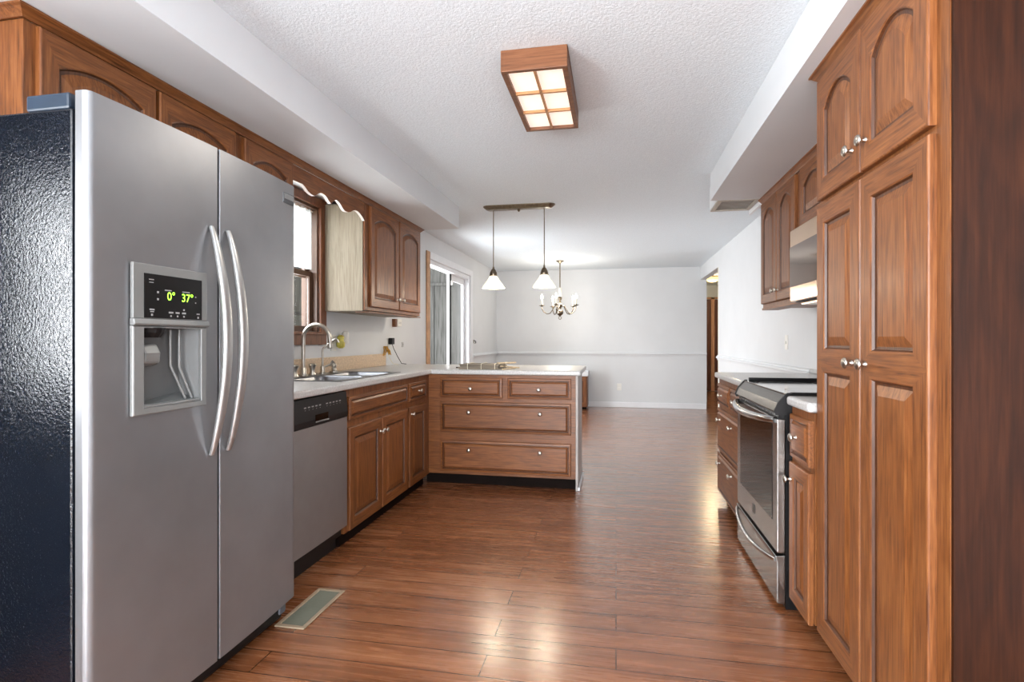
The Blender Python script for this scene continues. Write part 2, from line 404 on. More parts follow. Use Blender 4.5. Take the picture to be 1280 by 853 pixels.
# unseen glazed door added behind the camera to carry the rear fill light
mb = MB()
for a, b in ((-1.90, -1.83), (-.39, -.31), (1.13, 1.20)): mb.box(a, b, YN-.09, YN-.02, 0, 2.12)
for a, b in ((-1.83, -.39), (-.31, 1.13)): mb.box(a, b, YN-.09, YN-.02, 0, .12); mb.box(a, b, YN-.09, YN-.02, 2.03, 2.12)
dn = struct('added_rear_door', mb, TRIMW, bevel=.004)
finish('pane', B(-1.829, -.391, YN-.06, YN-.054, .121, 2.029), PANE, dn)
finish('pane', B(-.309, 1.129, YN-.06, YN-.054, .121, 2.029), PANE, dn)
# sliding patio door in the left wall
y0, y1, _, z1 = D1
mb = MB()
mb.box(XL+.001, XL+.016, y0-.10, y0, .001, z1+.08, 1); mb.box(XL+.001, XL+.02, y1, y1+.12, .001, z1+.08); mb.box(XL+.001, XL+.02, y0, y1, z1, z1+.08)
mb.box(XL-T, XL, y0, y0+.035, .001, z1-.001); mb.box(XL-T, XL, y1-.035, y1, .001, z1-.001); mb.box(XL-T, XL, y0+.035, y1-.035, z1-.05, z1-.001); mb.box(XL-T, XL, y0+.035, y1-.035, .001, .03)
pd = struct('door_1', mb, [TRIMW, plain('bare_pine_edge', (186, 142, 104), .6, var=.08, vs=12)], bevel=.003)
# fixed leaf at the far side, set at the outer track
mb = MB(); xa, xb = XL-.105, XL-.07
ya, yb = 6.78, y1-.036
mb.box(xa, xb, ya, ya+.05, .031, z1-.051); mb.box(xa, xb, yb-.05, yb, .031, z1-.051); mb.box(xa, xb, ya+.05, yb-.05, .031, .12); mb.box(xa, xb, ya+.05, yb-.05, z1-.13, z1-.051)
sl = finish('fixed_panel', mb, TRIMW, pd, bevel=.003)
finish('pane', B(XL-.09, XL-.084, ya+.051, yb-.051, .121, z1-.131), PANE, pd)
mb = MB().box(XL-.0695, XL-.060, ya-.002, ya+.018, .031, z1-.052).box(XL-.0695, XL-.062, ya+.036, ya+.062, .031, z1-.052)
finish('weather_seal', mb, BLACK, pd)
finish('latch', B(XL-.0695, XL-.035, ya+.010, ya+.05, 1.86, 1.92), WHITEP, pd, bevel=.004)

# outdoors: sunroom and garden
struct('floor_sunroom', B(-6.6, XL-T-.001, 4.2, 8.6, -.10, -.02), PATIO)
mb = MB(); rnd = random.Random(3)
x = -6.5
while x < XL-T-.02:
    x2 = min(x+.262, XL-T-.003); mb.box(x, x2-.012, 8.20, 8.24, -.02, 2.02); x = x2
mb.box(-6.5, XL-T-.003, 8.241, 8.27, -.02, 2.02); mb.box(-6.5, XL-T-.003, 8.17, 8.1995, 2.0, 2.045); mb.box(-6.5, XL-T-.003, 8.20, 8.27, 2.046, 2.6)
struct('wall_sunroom_end', mb, GREYW)
struct('ceiling_sunroom', B(-4.2, XL-T-.002, 5.2, 8.6, 2.61, 2.66), plain('sunroom_ceiling', (176, 176, 174), .7))
struct('wall_sunroom_side', B(-6.5, XL-T-.002, 4.2, 4.3, -.02, 2.6), GREYW)
o = finish('garden_ground', B(-16, XL-T-.5, -8, 4.19, -.30, -.12), GRASS); o['kind'] = 'structure'
mb = MB(); rr = random.Random(5)
for k in range(900):
    a = rr.uniform(0, 2*PI); ph = math.acos(rr.uniform(-1, 1)); q = rr.uniform(.55, 1.)
    c = Vector((-6.2+1.0*q*math.sin(ph)*math.cos(a), 4.6*.0+7.4+1.6*q*math.sin(ph)*math.sin(a)-1.9, 1.9+1.3*q*math.cos(ph)))
    c.y -= 2.9
    d1 = Vector((rr.uniform(-1, 1), rr.uniform(-1, 1), rr.uniform(-1, 1))).normalized()*.11; d2 = d1.orthogonal().normalized()*.06
    mb.face([c-d1, c+d2, c+d1, c-d2])
tr = thing('garden_tree', (-6.2, 2.6, -.12), 'leafy green tree outside, seen through the window over the sink', 'tree')
finish('crown', mb, LEAF, tr)
finish('trunk', MB().tube([(-6.2, 2.6, -.13), (-6.17, 2.62, .7), (-6.2, 2.6, 1.5), (-6.15, 2.6, 2.2)], [.10, .085, .07, .03]), CASING, tr, smooth=60)

# ------------------------------------------------------------------ left wall cabinets
FX = -1.745
def upper(label, y0, y1, z0, doors, X=FX, back=XL+.002, left=True, rise=.04, z1=2.118, knobs=(), endm=None):
    fr = FL(X) if left else FR(X)
    t = thing('wall_cabinet', (X, (y0+y1)/2, z0), label, 'cabinet')
    xa, xb = (back, X) if left else (X, back)
    finish('body', B(xa, xb, y0, y1, z0, z1), [OAKV], t, bevel=.0015)
    for i, (a, b, lo, hi) in enumerate(doors):
        d = door('door', fr, a, b, lo, hi, OAKY, t, rise=rise)
        for ku, kv in [k for j, k in enumerate(knobs) if j == i]: knob(fr, ku, kv, .02, d)
    return t
upper('brown oak wall cabinet with two arched doors high above the refrigerator freezer side', 1.312, 2.250, 1.83, [(1.347, 1.772, 1.845, 2.112), (1.788, 2.214, 1.845, 2.112)])
upper('single arched door wall cabinet above the right refrigerator door, next to the valance', 2.252, 2.688, 1.83, [(2.276, 2.665, 1.845, 2.112)])
cC = upper('two door oak wall cabinet at the end of the sink wall with pale unfinished side', 3.556, 4.640, 1.36,
      [(3.617, 4.122, 1.388, 2.112), (4.142, 4.610, 1.388, 2.112)], knobs=[(4.085, 1.47), (4.180, 1.47)], rise=.05)
finish('side_skin', B(XL+.003, FX-.015, 3.550, 3.5555, 1.358, 2.118), BIRCH, cC)['label'] = 'pale unfinished birch side panel'
finish('bottom_skin', B(XL+.003, FX-.02, 3.557, 4.639, 1.354, 1.3595), BIRCH, cC)
finish('scribe_strip', B(FX-.10, FX+.008, 3.60, 4.638, 1.345, 1.3535), OAKY, cC)
# scalloped valance over the window
pts = [(2.690, 2.03), (2.747, 2.032), (2.78, 2.034), (2.81, 2.024), (2.838, 2.008), (2.87, 2.0), (2.905, 1.998), (2.925, 2.010), (2.948, 2.024), (2.972, 2.034), (2.993, 2.037), (3.02, 2.035), (3.04, 2.029),
       (3.065, 2.012), (3.094, 1.998), (3.118, 2.020), (3.14, 2.034), (3.163, 2.040), (3.19, 2.035), (3.217, 2.022), (3.245, 2.003), (3.27, 1.994), (3.31, 1.996), (3.346, 2.006), (3.38, 2.024), (3.415, 2.034), (3.445, 2.034), (3.473, 2.029), (3.50, 2.018), (3.529, 2.004), (3.5485, 1.99)]
loop = pts+[(3.5485, 2.118), (2.690, 2.118)]
n_ = len(pts)
mb = MB()
top = [(y, 2.118) for y, z in pts]
for xa in (FX-.02, FX):
    for i in range(n_-1): mb.face([(xa, *pts[i]), (xa, *pts[i+1]), (xa, *top[i+1]), (xa, *top[i])], 0)
for i in range(n_-1):
    mb.face([(FX-.02, *pts[i]), (FX-.02, *pts[i+1]), (FX, *pts[i+1]), (FX, *pts[i])], 1)
    mb.face([(FX-.02, *top[i]), (FX-.02, *top[i+1]), (FX, *top[i+1]), (FX, *top[i])], 0)
for q in (0, n_-1): mb.face([(FX-.02, *pts[q]), (FX, *pts[q]), (FX, *top[q]), (FX-.02, *top[q])], 0)
va = finish('window_valance', mb, [OAKY, plain('pale_cut_edge', (226, 216, 208), .5)], base=(FX, 3.12, 1.99))
tag(va, 'scalloped oak valance board with pale cut edge bridging over the sink window', 'valance')
# crown moulding
def crown(name, path, label, zt=2.149, z0=2.119, out=.034):
    prof = [(0, z0), (.008, z0), (.012, z0+.006), (.016, z0+.010), (.026, z0+.020), (out, z0+.024), (out, zt), (0, zt)]
    mb = MB(); rings = []
    for (x, y), (nx, ny) in path: rings.append([(x+nx*a, y+ny*a, z) for a, z in prof])
    mb.loops(rings, True, True, True)
    o = finish(name, mb, OAKY, base=(path[0][0][0], path[0][0][1], z0)); return tag(o, label, 'moulding')
crown('crown_moulding', [((XL+.005, 1.312), (0, -1)), ((FX, 1.312), (1, -1)), ((FX, 4.640), (1, 1)), ((XL+.005, 4.640), (0, 1))], 'brown crown moulding along the tops of the sink wall cabinets')

# ------------------------------------------------------------------ left base run
XF, XD = -1.475, -1.475     # face frame plane; doors stand 20 mm proud
fL = FL(XF)
zt = .874
def base_cab(label, y0, y1, hollow=False):
    t = thing('base_cabinet', ((XL+XF)/2, (y0+y1)/2, 0), label, 'cabinet')
    if hollow: finish('body', B(XL+.002, XF, y0, y1, .076, .10).box(XL+.002, XF, y0, y0+.018, .10, zt).box(XL+.002, XF, y1-.018, y1, .10, zt).box(XL+.002, XL+.02, y0+.018, y1-.018, .10, zt).box(XF-.02, XF, y0+.018, y1-.018, .10, zt), OAKV, t)
    else: finish('body', B(XL+.002, XF, y0, y1, .076, zt), OAKV, t)
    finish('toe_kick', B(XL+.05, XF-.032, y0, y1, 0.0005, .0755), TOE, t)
    return t
sb = base_cab('oak sink base cabinet with wide false drawer over two doors', 2.752, 3.658, True)
finish('false_drawer_front', MB(), OAKY, sb) if False else drawer('false_drawer_front', fL, 2.786, 3.640, .700, .832, OAKY, sb)
d = door('door', fL, 2.786, 3.208, .084, .660, OAKY, sb); knob(fL, 3.180, .575, .02, d)
d = door('door', fL, 3.216, 3.640, .084, .660, OAKY, sb); knob(fL, 3.245, .575, .02, d)
nb = base_cab('narrow oak base cabinet with one drawer over one door, beside the peninsula corner', 3.660, 4.085)
d = drawer('drawer', fL, 3.678, 4.025, .700, .832, OAKY, nb); knob(fL, 3.852, .767, .022, d)
d = door('door', fL, 3.678, 4.025, .084, .660, OAKY, nb, stile=.05); knob(fL, 3.706, .610, .02, d)
# dishwasher
dw = thing('dishwasher', (-1.75, 2.446, 0), 'stainless dishwasher with black control strip between refrigerator and sink cabinet', 'dishwasher')
finish('tub', B(XL+.01, XF-.012, 2.152, 2.744, .075, .872), BLACK, dw)
finish('kick_plate', B(XL+.05, XF-.045, 2.152, 2.744, .0005, .0745), BLACK, dw)
mb = MB(); ny = 14
rows = []
for z in (.130, .728):
    rows.append([(-1.4545+.0035*(1-((k/ny)*2-1)**2), 2.150+(2.748-2.150)*k/ny, z) for k in range(ny+1)])
mb.loops([[*r, (XF-.011, 2.748, r[0][2]), (XF-.011, 2.150, r[0][2])] for r in rows], True, True, True)
finish('door_panel', mb, STEELD, dw, smooth=30)
pc = finish('control_panel', MB().prism([(XF-.011, .7285), (-1.450, .7285), (-1.448, .76), (-1.452, .80), (-1.458, .868), (XF-.011, .868)], 1, 2.150, 2.748), BLACK, dw, bevel=.003)
pc['label'] = 'black control strip'
finish('latch_pocket', B(-1.4485, -1.4475, 2.42, 2.54, .748, .782), BLKGL, dw)
finish('latch_lip', B(-1.4480, -1.4430, 2.42, 2.54, .744, .750), SATIN, dw)
mb = MB()
for k in range(11):
    if k == 5: continue
    yy = 2.33+.033*k; finish('button_print', B(-1.4545, -1.4535, yy, yy+.018, .822, .828), PRINT, dw); finish('button_print', B(-1.4540, -1.4530, yy+.006, yy+.012, .810, .814), PRINT, dw)

# ------------------------------------------------------------------ peninsula
YP = 4.120
pn = thing('peninsula_cabinet', (-.88, 4.36, 0), 'oak peninsula cabinet with two small drawers over two wide drawers', 'cabinet')
finish('body', B(-1.474, -.301, YP, 4.60, .086, zt), OAKX, pn)
finish('corner_filler', B(XL+.002, -1.4755, 4.0865, 4.60, .076, zt), OAKV, pn)
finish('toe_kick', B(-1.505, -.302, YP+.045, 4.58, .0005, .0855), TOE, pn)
finish('end_panel', B(-.300, -.284, YP-.004, 4.615, .0005, zt), plain('lit_grey_panel', (172, 166, 162), .5, var=.03, vs=5), pn)['label'] = 'end panel coloured grey as if lit'  # grey tone stands for the light falling on this panel
finish('shoe_moulding', B(-.2835, -.268, YP-.008, 4.60, .0005, .030), TRIMW, pn, bevel=.005)['label'] = 'white shoe moulding'
fp = FP(YP)
for a, b in ((-1.372, -.868), (-.826, -.334)):
    d = drawer('drawer', fp, a, b, .692, .850, OAKX, pn); knob(fp, (a+b)/2, .765, .022, d)
for a, b, kz in ((.422, .660, .580), (.108, .354, .284)):
    d = drawer('drawer', fp, -1.370, -.336, a, b, OAKX, pn)
    for ku in (-1.132, -.570): knob(fp, ku, kz, .022, d)
# L shaped worktop with a cut-out for the sink
def slab(name, xs, ys, keep, z0, z1, mats, parent=None, **k):
    mb = MB(); V = {}
    def v(i, j, z): 
        return V.setdefault((i, j, z), mb.b.verts.new((xs[i], ys[j], z)))
    nx, ny = len(xs)-1, len(ys)-1
    for i in range(nx):
        for j in range(ny):
            if not keep(i, j): continue
            for z in (z0, z1): mb.face([v(i, j, z), v(i+1, j, z), v(i+1, j+1, z), v(i, j+1, z)])
            for di, dj, a, b in ((-1, 0, (i, j), (i, j+1)), (1, 0, (i+1, j), (i+1, j+1)), (0, -1, (i, j), (i+1, j)), (0, 1, (i, j+1), (i+1, j+1))):
                ii, jj = i+di, j+dj
                if not (0 <= ii < nx and 0 <= jj < ny and keep(ii, jj)):
                    mb.face([v(*a, z0), v(*b, z0), v(*b, z1), v(*a, z1)])
    return mb
SX0, SX1, SY0, SY1 = -1.985, -1.515, 2.80, 3.655
xs = [XL+.001, SX0+.012, SX1-.012, -1.440, -.262]; ys = [2.045, SY0+.012, SY1-.012, 4.092, 4.93]
mb = slab('c', xs, ys, lambda i, j: not (i == 1 and j == 1) and not (i == 3 and j < 3), .8755, .914, CTOP)
ct = finish('countertop', mb, CTOP, base=(-1.75, 3.4, .8755), bevel=.010, bseg=3)
tag(ct, 'pale speckled L shaped countertop running from the sink to the peninsula', 'countertop')
finish('backsplash', B(XL+.0015, XL+.020, 2.045, 4.60, .9145, 1.022), BEIGE, ct, bevel=.004)['label'] = 'beige laminate backsplash'
BASE['backsplash'] = BASE[ct.name]

# sink
def rrect(cx, cy, hx, hy, r, z, n=6):
    p = []
    for sx, sy, a0 in ((1, 1, 0), (-1, 1, PI/2), (-1, -1, PI), (1, -1, 1.5*PI)):
        for k in range(n+1):
            a = a0+PI/2*k/n; p.append((cx+sx*(hx-r)+r*math.cos(a), cy+sy*(hy-r)+r*math.sin(a), z))
    return p
sk = thing('double_sink', (-1.75, 3.23, .914), 'stainless double bowl drop in sink set in the countertop', 'sink')
ym = (SY0+SY1)/2
for y0_, y1_ in ((SY0, ym), (ym, SY1)):
    cy = (y0_+y1_)/2; hy = (y1_-y0_)/2; cx = (SX0+SX1)/2; hx = (SX1-SX0)/2
    bx, bhx = cx+.03, hx-.062
    mb = MB(); zr = .9185
    mb.loops([rrect(cx, cy, hx, hy, .002, .9145), rrect(cx, cy, hx, hy, .002, zr), rrect(bx, cy, bhx, hy-.022, .07, zr+.001), rrect(bx, cy, bhx-.008, hy-.03, .065, zr-.006),
              rrect(bx, cy, bhx-.016, hy-.038, .06, .80), rrect(bx, cy, bhx-.04, hy-.06, .05, .752), rrect(bx, cy, .05, .05, .045, .748), rrect(bx, cy, .038, .038, .037, .740)], True, False, True)
    finish('bowl', mb, SINKS, sk, smooth=50)

fc = thing('kitchen_faucet', (-1.97, 3.14, .92), 'tall brushed gooseneck faucet behind the sink, nearest the refrigerator', 'faucet')
zb = .9195
pth = [(-1.965, 3.14, zb+.01), (-1.965, 3.14, 1.15)]
for k in range(13):
    a = PI-PI*k/12; pth.append((-1.873+.092*math.cos(a), 3.14, 1.155+.092*math.sin(a)))
pth.append((-1.779, 3.14, 1.125))
finish('spout', MB().tube(pth, .013, 12), NICK, fc, smooth=60)
finish('aerator', MB().lathe((-1.779, 3.14, 1.128), (0, 0, -1), [(.0135, 0), (.017, .004), (.017, .03), (.012, .034)], 14), NICK, fc, smooth=40)
finish('base_flange', MB().lathe((-1.965, 3.14, zb), (0, 0, 1), [(.028, 0), (.028, .006), (.021, .014), (.019, .05), (.015, .055)], 18), NICK, fc, smooth=40)
for yy in (3.045, 3.245):
    mb = MB().lathe((-1.965, yy, zb), (0, 0, 1), [(.024, 0), (.024, .005), (.016, .016), (.015, .035), (.024, .058), (.026, .066), (.016, .074)], 16)
    mb.tube([(-1.965, yy-.035, zb+.066), (-1.965, yy+.035, zb+.066)], .006, 8)
    finish('handle', mb, NICK, fc, smooth=40)
bt = thing('beverage_tap', (-1.965, 3.372, zb), 'small slim filtered water tap with bent neck right of the gooseneck', 'tap')
finish('body', MB().lathe((-1.965, 3.372, zb), (0, 0, 1), [(.024, 0), (.024, .005), (.016, .012), (.014, .05), (.008, .056)], 16), NICK, bt, smooth=40)
finish('neck', MB().tube([(-1.965, 3.372, zb+.05), (-1.965, 3.372, 1.075), (-1.962, 3.374, 1.09), (-1.895, 3.40, 1.150), (-1.885, 3.404, 1.155), (-1.876, 3.408, 1.150), (-1.866, 3.412, 1.132)], .0075, 10), NICK, bt, smooth=60)
finish('lever', MB().tube([(-1.955, 3.378, zb+.045), (-1.92, 3.398, zb+.062), (-1.905, 3.408, zb+.085)], [.006, .007, .012], 10), NICK, bt, smooth=60)
spy = thing('side_sprayer', (-1.965, 3.52, zb), 'low chrome side sprayer at the far end of the sink ledge', 'sprayer')
finish('collar', MB().lathe((-1.965, 3.52, zb), (0, 0, 1), [(.030, 0), (.030, .008), (.020, .016), (.017, .03)], 16), NICK, spy, smooth=40)
finish('head', MB().lathe((-1.965, 3.52, zb+.029), (0, 0, 1), [(.013, 0), (.02, .012), (.02, .024), (.012, .036), (.004, .04)], 14).tube([(-1.965, 3.52, zb+.05), (-1.965, 3.48, zb+.056)], .010, 10), NICK, spy, smooth=50)

# ------------------------------------------------------------------ refrigerator
FXD = -1.285                      # door face
rf = thing('refrigerator', (-1.66, 1.575, 0), 'large stainless side by side refrigerator with pebbled black case', 'refrigerator')
FY0, FY1 = 1.128, 2.022
finish('case', B(-2.04, -1.352, FY0+.004, FY1-.004, .03, 1.742), PEBB, rf, bevel=.006)['label'] = 'black pebbled case'
finish('door_gasket', B(-1.3515, -1.3385, FY0+.012, FY1-.012, .10, 1.735), BLACK, rf)
finish('base_grille', MB().box(-1.42, -1.345, FY0+.02, FY1-.02, .012, .088), BLACK, rf, bevel=.012)
for yy in (FY0+.07, FY1-.07): finish('foot', MB().lathe((-1.40, yy, .0005), (0, 0, 1), [(.022, 0), (.022, .008), (.012, .0115)], 12), BLACK, rf)
finish('grille_corner', B(-1.43, -1.337, FY1-.052, FY1-.006, .030, .096), plain('grey_grille_cap', (92, 96, 104), .45), rf, bevel=.01)
SEAM = 1.564
def bow(y): 
    s = (y-1.575)/.447
    return FXD-.016*s*s
def fridge_door(name, y0, y1, hole=None, z0=.098, z1=1.782):
    mb = MB(); n = 18
    ysn = sorted(set([y0+(y1-y0)*k/n for k in range(n+1)]+([hole[0], hole[1]] if hole else [])))
    rO = .018
    def X(y):
        x = bow(y)
        for e in (y0, y1):
            d = abs(y-e); r = .016 if e in (FY0, FY1) else .002
            if d < r: x -= r-math.sqrt(max(0, r*r-(r-d)**2))
        return x
    extra = [y0+.002, y0+.005, y0+.010, y0+.016, y1-.002, y1-.005, y1-.010, y1-.016]
    ysn = sorted(set(ysn+extra))
    zs = [z0]+([hole[2], hole[3]] if hole else [])+[z1]
    XB = -1.338
    for a in range(len(zs)-1):
        for i in range(len(ysn)-1):
            ya, yb = ysn[i], ysn[i+1]
            if hole and zs[a] >= hole[2]-1e-6 and zs[a+1] <= hole[3]+1e-6 and ya >= hole[0]-1e-6 and yb <= hole[1]+1e-6: continue
            mb.face([(X(ya), ya, zs[a]), (X(yb), yb, zs[a]), (X(yb), yb, zs[a+1]), (X(ya), ya, zs[a+1])])
    for z in (z0, z1):
        for i in range(len(ysn)-1):
            ya, yb = ysn[i], ysn[i+1]; mb.face([(X(ya), ya, z), (X(yb), yb, z), (XB, yb, z), (XB, ya, z)])
    for y in (y0, y1): mb.face([(X(y), y, z0), (XB, y, z0), (XB, y, z1), (X(y), y, z1)])
    mb.face([(XB, y0, z0), (XB, y1, z0), (XB, y1, z1), (XB, y0, z1)])
    return finish(name, mb, STEEL, rf, smooth=28)
HOLE = (1.272, 1.484, .962, 1.188)
fd = fridge_door('freezer_door', FY0, SEAM-.0045, HOLE)
rd = fridge_door('refrigerator_door', SEAM+.0045, FY1)
def fridge_handle(y, parent):
    mb = MB(); rings = []
    zA, zB = .782, 1.518; n = 26
    x0 = bow(y)
    for k in range(n+1):
        s = k/n; z = zA+(zB-zA)*s
        out = .058*math.sin(PI*s)**.8+.006
        dz = .036*PI/(zB-zA)*math.cos(PI*s)
        th = .007+.005*math.sin(PI*s); wd = .007+.011*math.sin(PI*s)**.6
        nx, nz = 1/math.hypot(1, dz), -dz/math.hypot(1, dz)
        rings.append([(x0+out+nx*th*abs(math.sin(a))**.7*math.copysign(1, math.sin(a)), y+wd*abs(math.cos(a))**.7*math.copysign(1, math.cos(a)), z+nz*th*math.sin(a)) for a in [2*PI*(q+.5)/14 for q in range(14)]])
    mb.loops(rings, True, True, True)
    return finish('handle', mb, STEELH, parent, smooth=50)
fridge_handle(1.524, fd); fridge_handle(1.600, rd)
# ice and water dispenser
fx = FL(bow(1.37)+.0005)
ds = MB()
def ring_box(mb, fr, u0, u1, v0, v1, a0, a1, b0, b1, w0, w1):
    o = lambda w: [fr(u0, v0, w), fr(u1, v0, w), fr(u1, v1, w), fr(u0, v1, w)]
    i = lambda w: [fr(a0, b0, w), fr(a1, b0, w), fr(a1, b1, w), fr(a0, b1, w)]
    mb.loops([i(w0), o(w0), o(w1-.003), [fr(u0+.003, v0+.003, w1), fr(u1-.003, v0+.003, w1), fr(u1-.003, v1-.003, w1), fr(u0+.003, v1-.003, w1)], i(w1), i(w0)])
ring_box(ds, fx, 1.238, 1.506, .944, 1.192, HOLE[0]+.001, HOLE[1]-.001, HOLE[2], HOLE[3]-.002, -.004, .008)
ds.box(*[fx(0, 0, -.002)[0], fx(0, 0, .008)[0]], 1.238, 1.506, 1.212, 1.364)
finish('dispenser_bezel', ds, SATIN, fd, bevel=.002)
finish('dispenser_shelf', MB().prism([(fx(0, 0, -.002)[0], 1.1925), (fx(0, 0, .012)[0], 1.1925), (fx(0, 0, .016)[0], 1.197), (fx(0, 0, .012)[0], 1.2115), (fx(0, 0, -.002)[0], 1.2115)], 1, 1.236, 1.510), SATIN, fd, bevel=.002)
dp = finish('display_panel', B(fx(0, 0, .0079)[0], fx(0, 0, .0100)[0], 1.272, 1.482, 1.2145, 1.338), BLACK, fd)
dp['label'] = 'black control display with green digits'
fl = lambda u, v, w: fx(u, v, .0104+w)
text('green_digits', '0°', .034, fl, 1.363, 1.278, 0, LEDG, fd)
text('green_digits', '37°', .034, fl, 1.424, 1.277, 0, LEDG, fd)
mb = MB()
def mark(u, v, du, dv):
    mb = MB(); q = lambda w: [fl(u-du, v-dv, w), fl(u+du, v-dv, w), fl(u+du, v+dv, w), fl(u-du, v+dv, w)]
    mb.loops([q(-.0003), q(.0004)], True, True, True); finish('button_print', mb, PRINT, fd)
for u, v, du, dv in [(1.316, 1.288, .003, .003), (1.316, 1.268, .003, .003), (1.456, 1.284, .002, .002), (1.456, 1.266, .002, .002), (1.296, 1.238, .008, .002), (1.296, 1.232, .006, .0015), (1.296, 1.223, .003, .003), (1.362, 1.232, .008, .0025), (1.386, 1.232, .007, .0025), (1.410, 1.232, .007, .0025),
                     (1.362, 1.222, .0025, .0025), (1.386, 1.222, .0025, .0025), (1.410, 1.222, .0025, .0025), (1.410, 1.242, .0025, .0025), (1.466, 1.232, .006, .002), (1.466, 1.221, .003, .003), (1.352, 1.296, .012, .0015), (1.418, 1.296, .014, .0015), (1.294, 1.322, .008, .0015), (1.294, 1.314, .007, .0012)]: mark(u, v, du, dv)
# cavity
mb = MB(); xa = bow(1.37); xb = xa-.046
h = HOLE
g = lambda y, z, x: (x, y, z)
c0 = [g(h[0], h[2], xa-.003), g(h[1], h[2], xa-.003), g(h[1], h[3], xa-.003), g(h[0], h[3], xa-.003)]
c1 = [g(h[0]+.006, h[2]+.008, xb), g(h[1]-.03, h[2]+.03, xb), g(h[1]-.035, h[3]-.004, xb), g(h[0]+.006, h[3]-.004, xb)]
mb.loops([c0, c1], True, False, True)
finish('dispenser_cavity', mb, GREYP, fd)
finish('water_paddle', MB().prism([(xb+.001, 1.075), (xb+.030, 1.085), (xb+.034, 1.115), (xb+.020, 1.140), (xb+.001, 1.145)], 1, 1.296, 1.352), SATIN, fd, bevel=.006)
finish('ice_chute', MB().lathe((xb+.022, 1.325, 1.187), (0, 0, -1), [(.040, 0), (.036, .014), (.027, .028)], 16), BLACK, fd)
finish('cavity_rib', MB().tube([(xb+.014, 1.405, 1.183), (xb+.014, 1.405, 1.075), (xb+.030, 1.445, .972)], .004, 8).tube([(xb+.020, 1.432, 1.183), (xb+.020, 1.432, 1.07), (xb+.034, 1.466, .972)], .004, 8), SATIN, fd, smooth=60)
finish('drip_tray', B(xb+.012, xa+.006, h[0]+.002, h[1]-.002, h[2]+.0005, h[2]+.008), SATIN, fd, bevel=.002)
# badge
fb = FL(bow(1.965)); 
bd = MB().box(bow(1.965)-.003, bow(1.965)+.004, 1.928, 2.000, 1.698, 1.740)
finish('badge', bd, plain('badge_grey', (92, 94, 98), .35, .7), rd, bevel=.002)
finish('badge_plate', B(bow(1.965)+.0042, bow(1.965)+.0052, 1.934, 1.996, 1.715, 1.736), STEELB, rd)
# hinge covers
for a, b in ((FY0+.006, FY0+.085), (FY1-.085, FY1-.006)): finish('hinge_cover', B(-1.50, -1.365, a, b, 1.7425, 1.785), plain('dark_hinge_plastic', (30, 44, 60), .4, var=.1), rf, bevel=.006)

# ------------------------------------------------------------------ right hand run
PX = .755
pt = thing('pantry_cabinet', (1.05, 1.80, 0), 'tall oak pantry with two long double panel doors below two arched doors', 'cabinet')
finish('body', B(PX, XR-.002, 1.412, 2.205, .076, 2.118), OAKV, pt)
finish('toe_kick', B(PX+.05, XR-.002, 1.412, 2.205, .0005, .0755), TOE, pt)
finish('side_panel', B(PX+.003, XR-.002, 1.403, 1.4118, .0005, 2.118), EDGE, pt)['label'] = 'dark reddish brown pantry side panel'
fp2 = FR(PX)
for a, b, ky in ((1.463, 1.829, 1.790), (1.837, 2.195, 1.885)):
    d = door('door', fp2, a, b, .066, 1.648, OAKY, pt, splits=(1.077,), stile=.066); knob(fp2, ky, 1.079, .02, d, .0175)
    d = door('door', fp2, a, b, 1.668, 2.112, OAKY, pt, rise=.055, stile=.064); knob(fp2, ky, 1.752, .02, d, .0175)
def crown_r(name, X, y0, y1, label, endy=True, ends=(1, 1)):
    p = []
    if ends[0]: p.append(((XR-.005, y0), (0, -1)))
    p += [((X, y0), (-1, -1 if ends[0] else 0)), ((X, y1), (-1, 1 if ends[1] else 0))]
    if ends[1]: p.append(((1.02, y1), (0, 1)))
    return crown(name, p, label)
crown_r('crown_moulding', PX, 1.403, 2.205, 'brown crown moulding on top of the tall pantry')
# base cabinets on the right
BX = .735
fB = FR(BX)
def base_r(label, y0, y1):
    t = thing('base_cabinet', ((BX+XR)/2, (y0+y1)/2, 0), label, 'cabinet')
    finish('body', B(BX, XR-.002, y0, y1, .076, zt), OAKV, t)
    finish('toe_kick', B(BX+.05, XR-.002, y0, y1, .0005, .0755), TOE, t)
    return t
b1 = base_r('narrow oak base cabinet with drawer and door between pantry and range', 2.209, 2.475)
d = drawer('drawer', fB, 2.226, 2.455, .664, .842, OAKY, b1); knob(fB, 2.355, .757, .022, d, .0175)
d = door('door', fB, 2.226, 2.455, .066, .642, OAKY, b1, stile=.05); knob(fB, 2.432, .570, .02, d, .0165)
b2 = base_r('oak drawer cabinet beyond the range with two small drawers over two wide ones', 3.262, 4.125)
for a, b, k in ((3.280, 3.670, 3.52), (3.690, 4.105, 3.93)):
    d = drawer('drawer', fB, a, b, .690, .838, OAKY, b2); knob(fB, (a+b)/2+.02, .765, .022, d)
for a, b, kz in ((.372, .664, .590), (.072, .350, .286)):
    d = drawer('drawer', fB, 3.280, 4.105, a, b, OAKY, b2)
    for ky in (3.60, 3.98): knob(fB, ky, kz, .022, d)
c1_ = finish('countertop', B(.705, XR-.001, 3.262, 4.150, .8755, .914), CTOP, base=(1.03, 3.68, .8755), bevel=.012, bseg=3)
tag(c1_, 'pale countertop on the drawer cabinet beyond the range', 'countertop')
finish('backsplash', B(XR-.018, XR-.0015, 3.264, 4.145, .9145, .945), CTOP, c1_, bevel=.004)
c2_ = finish('countertop', B(.710, XR-.001, 2.209, 2.475, .8755, .914), CTOP, base=(1.03, 2.34, .8755), bevel=.012, bseg=3)
tag(c2_, 'short pale countertop piece between pantry and range', 'countertop')

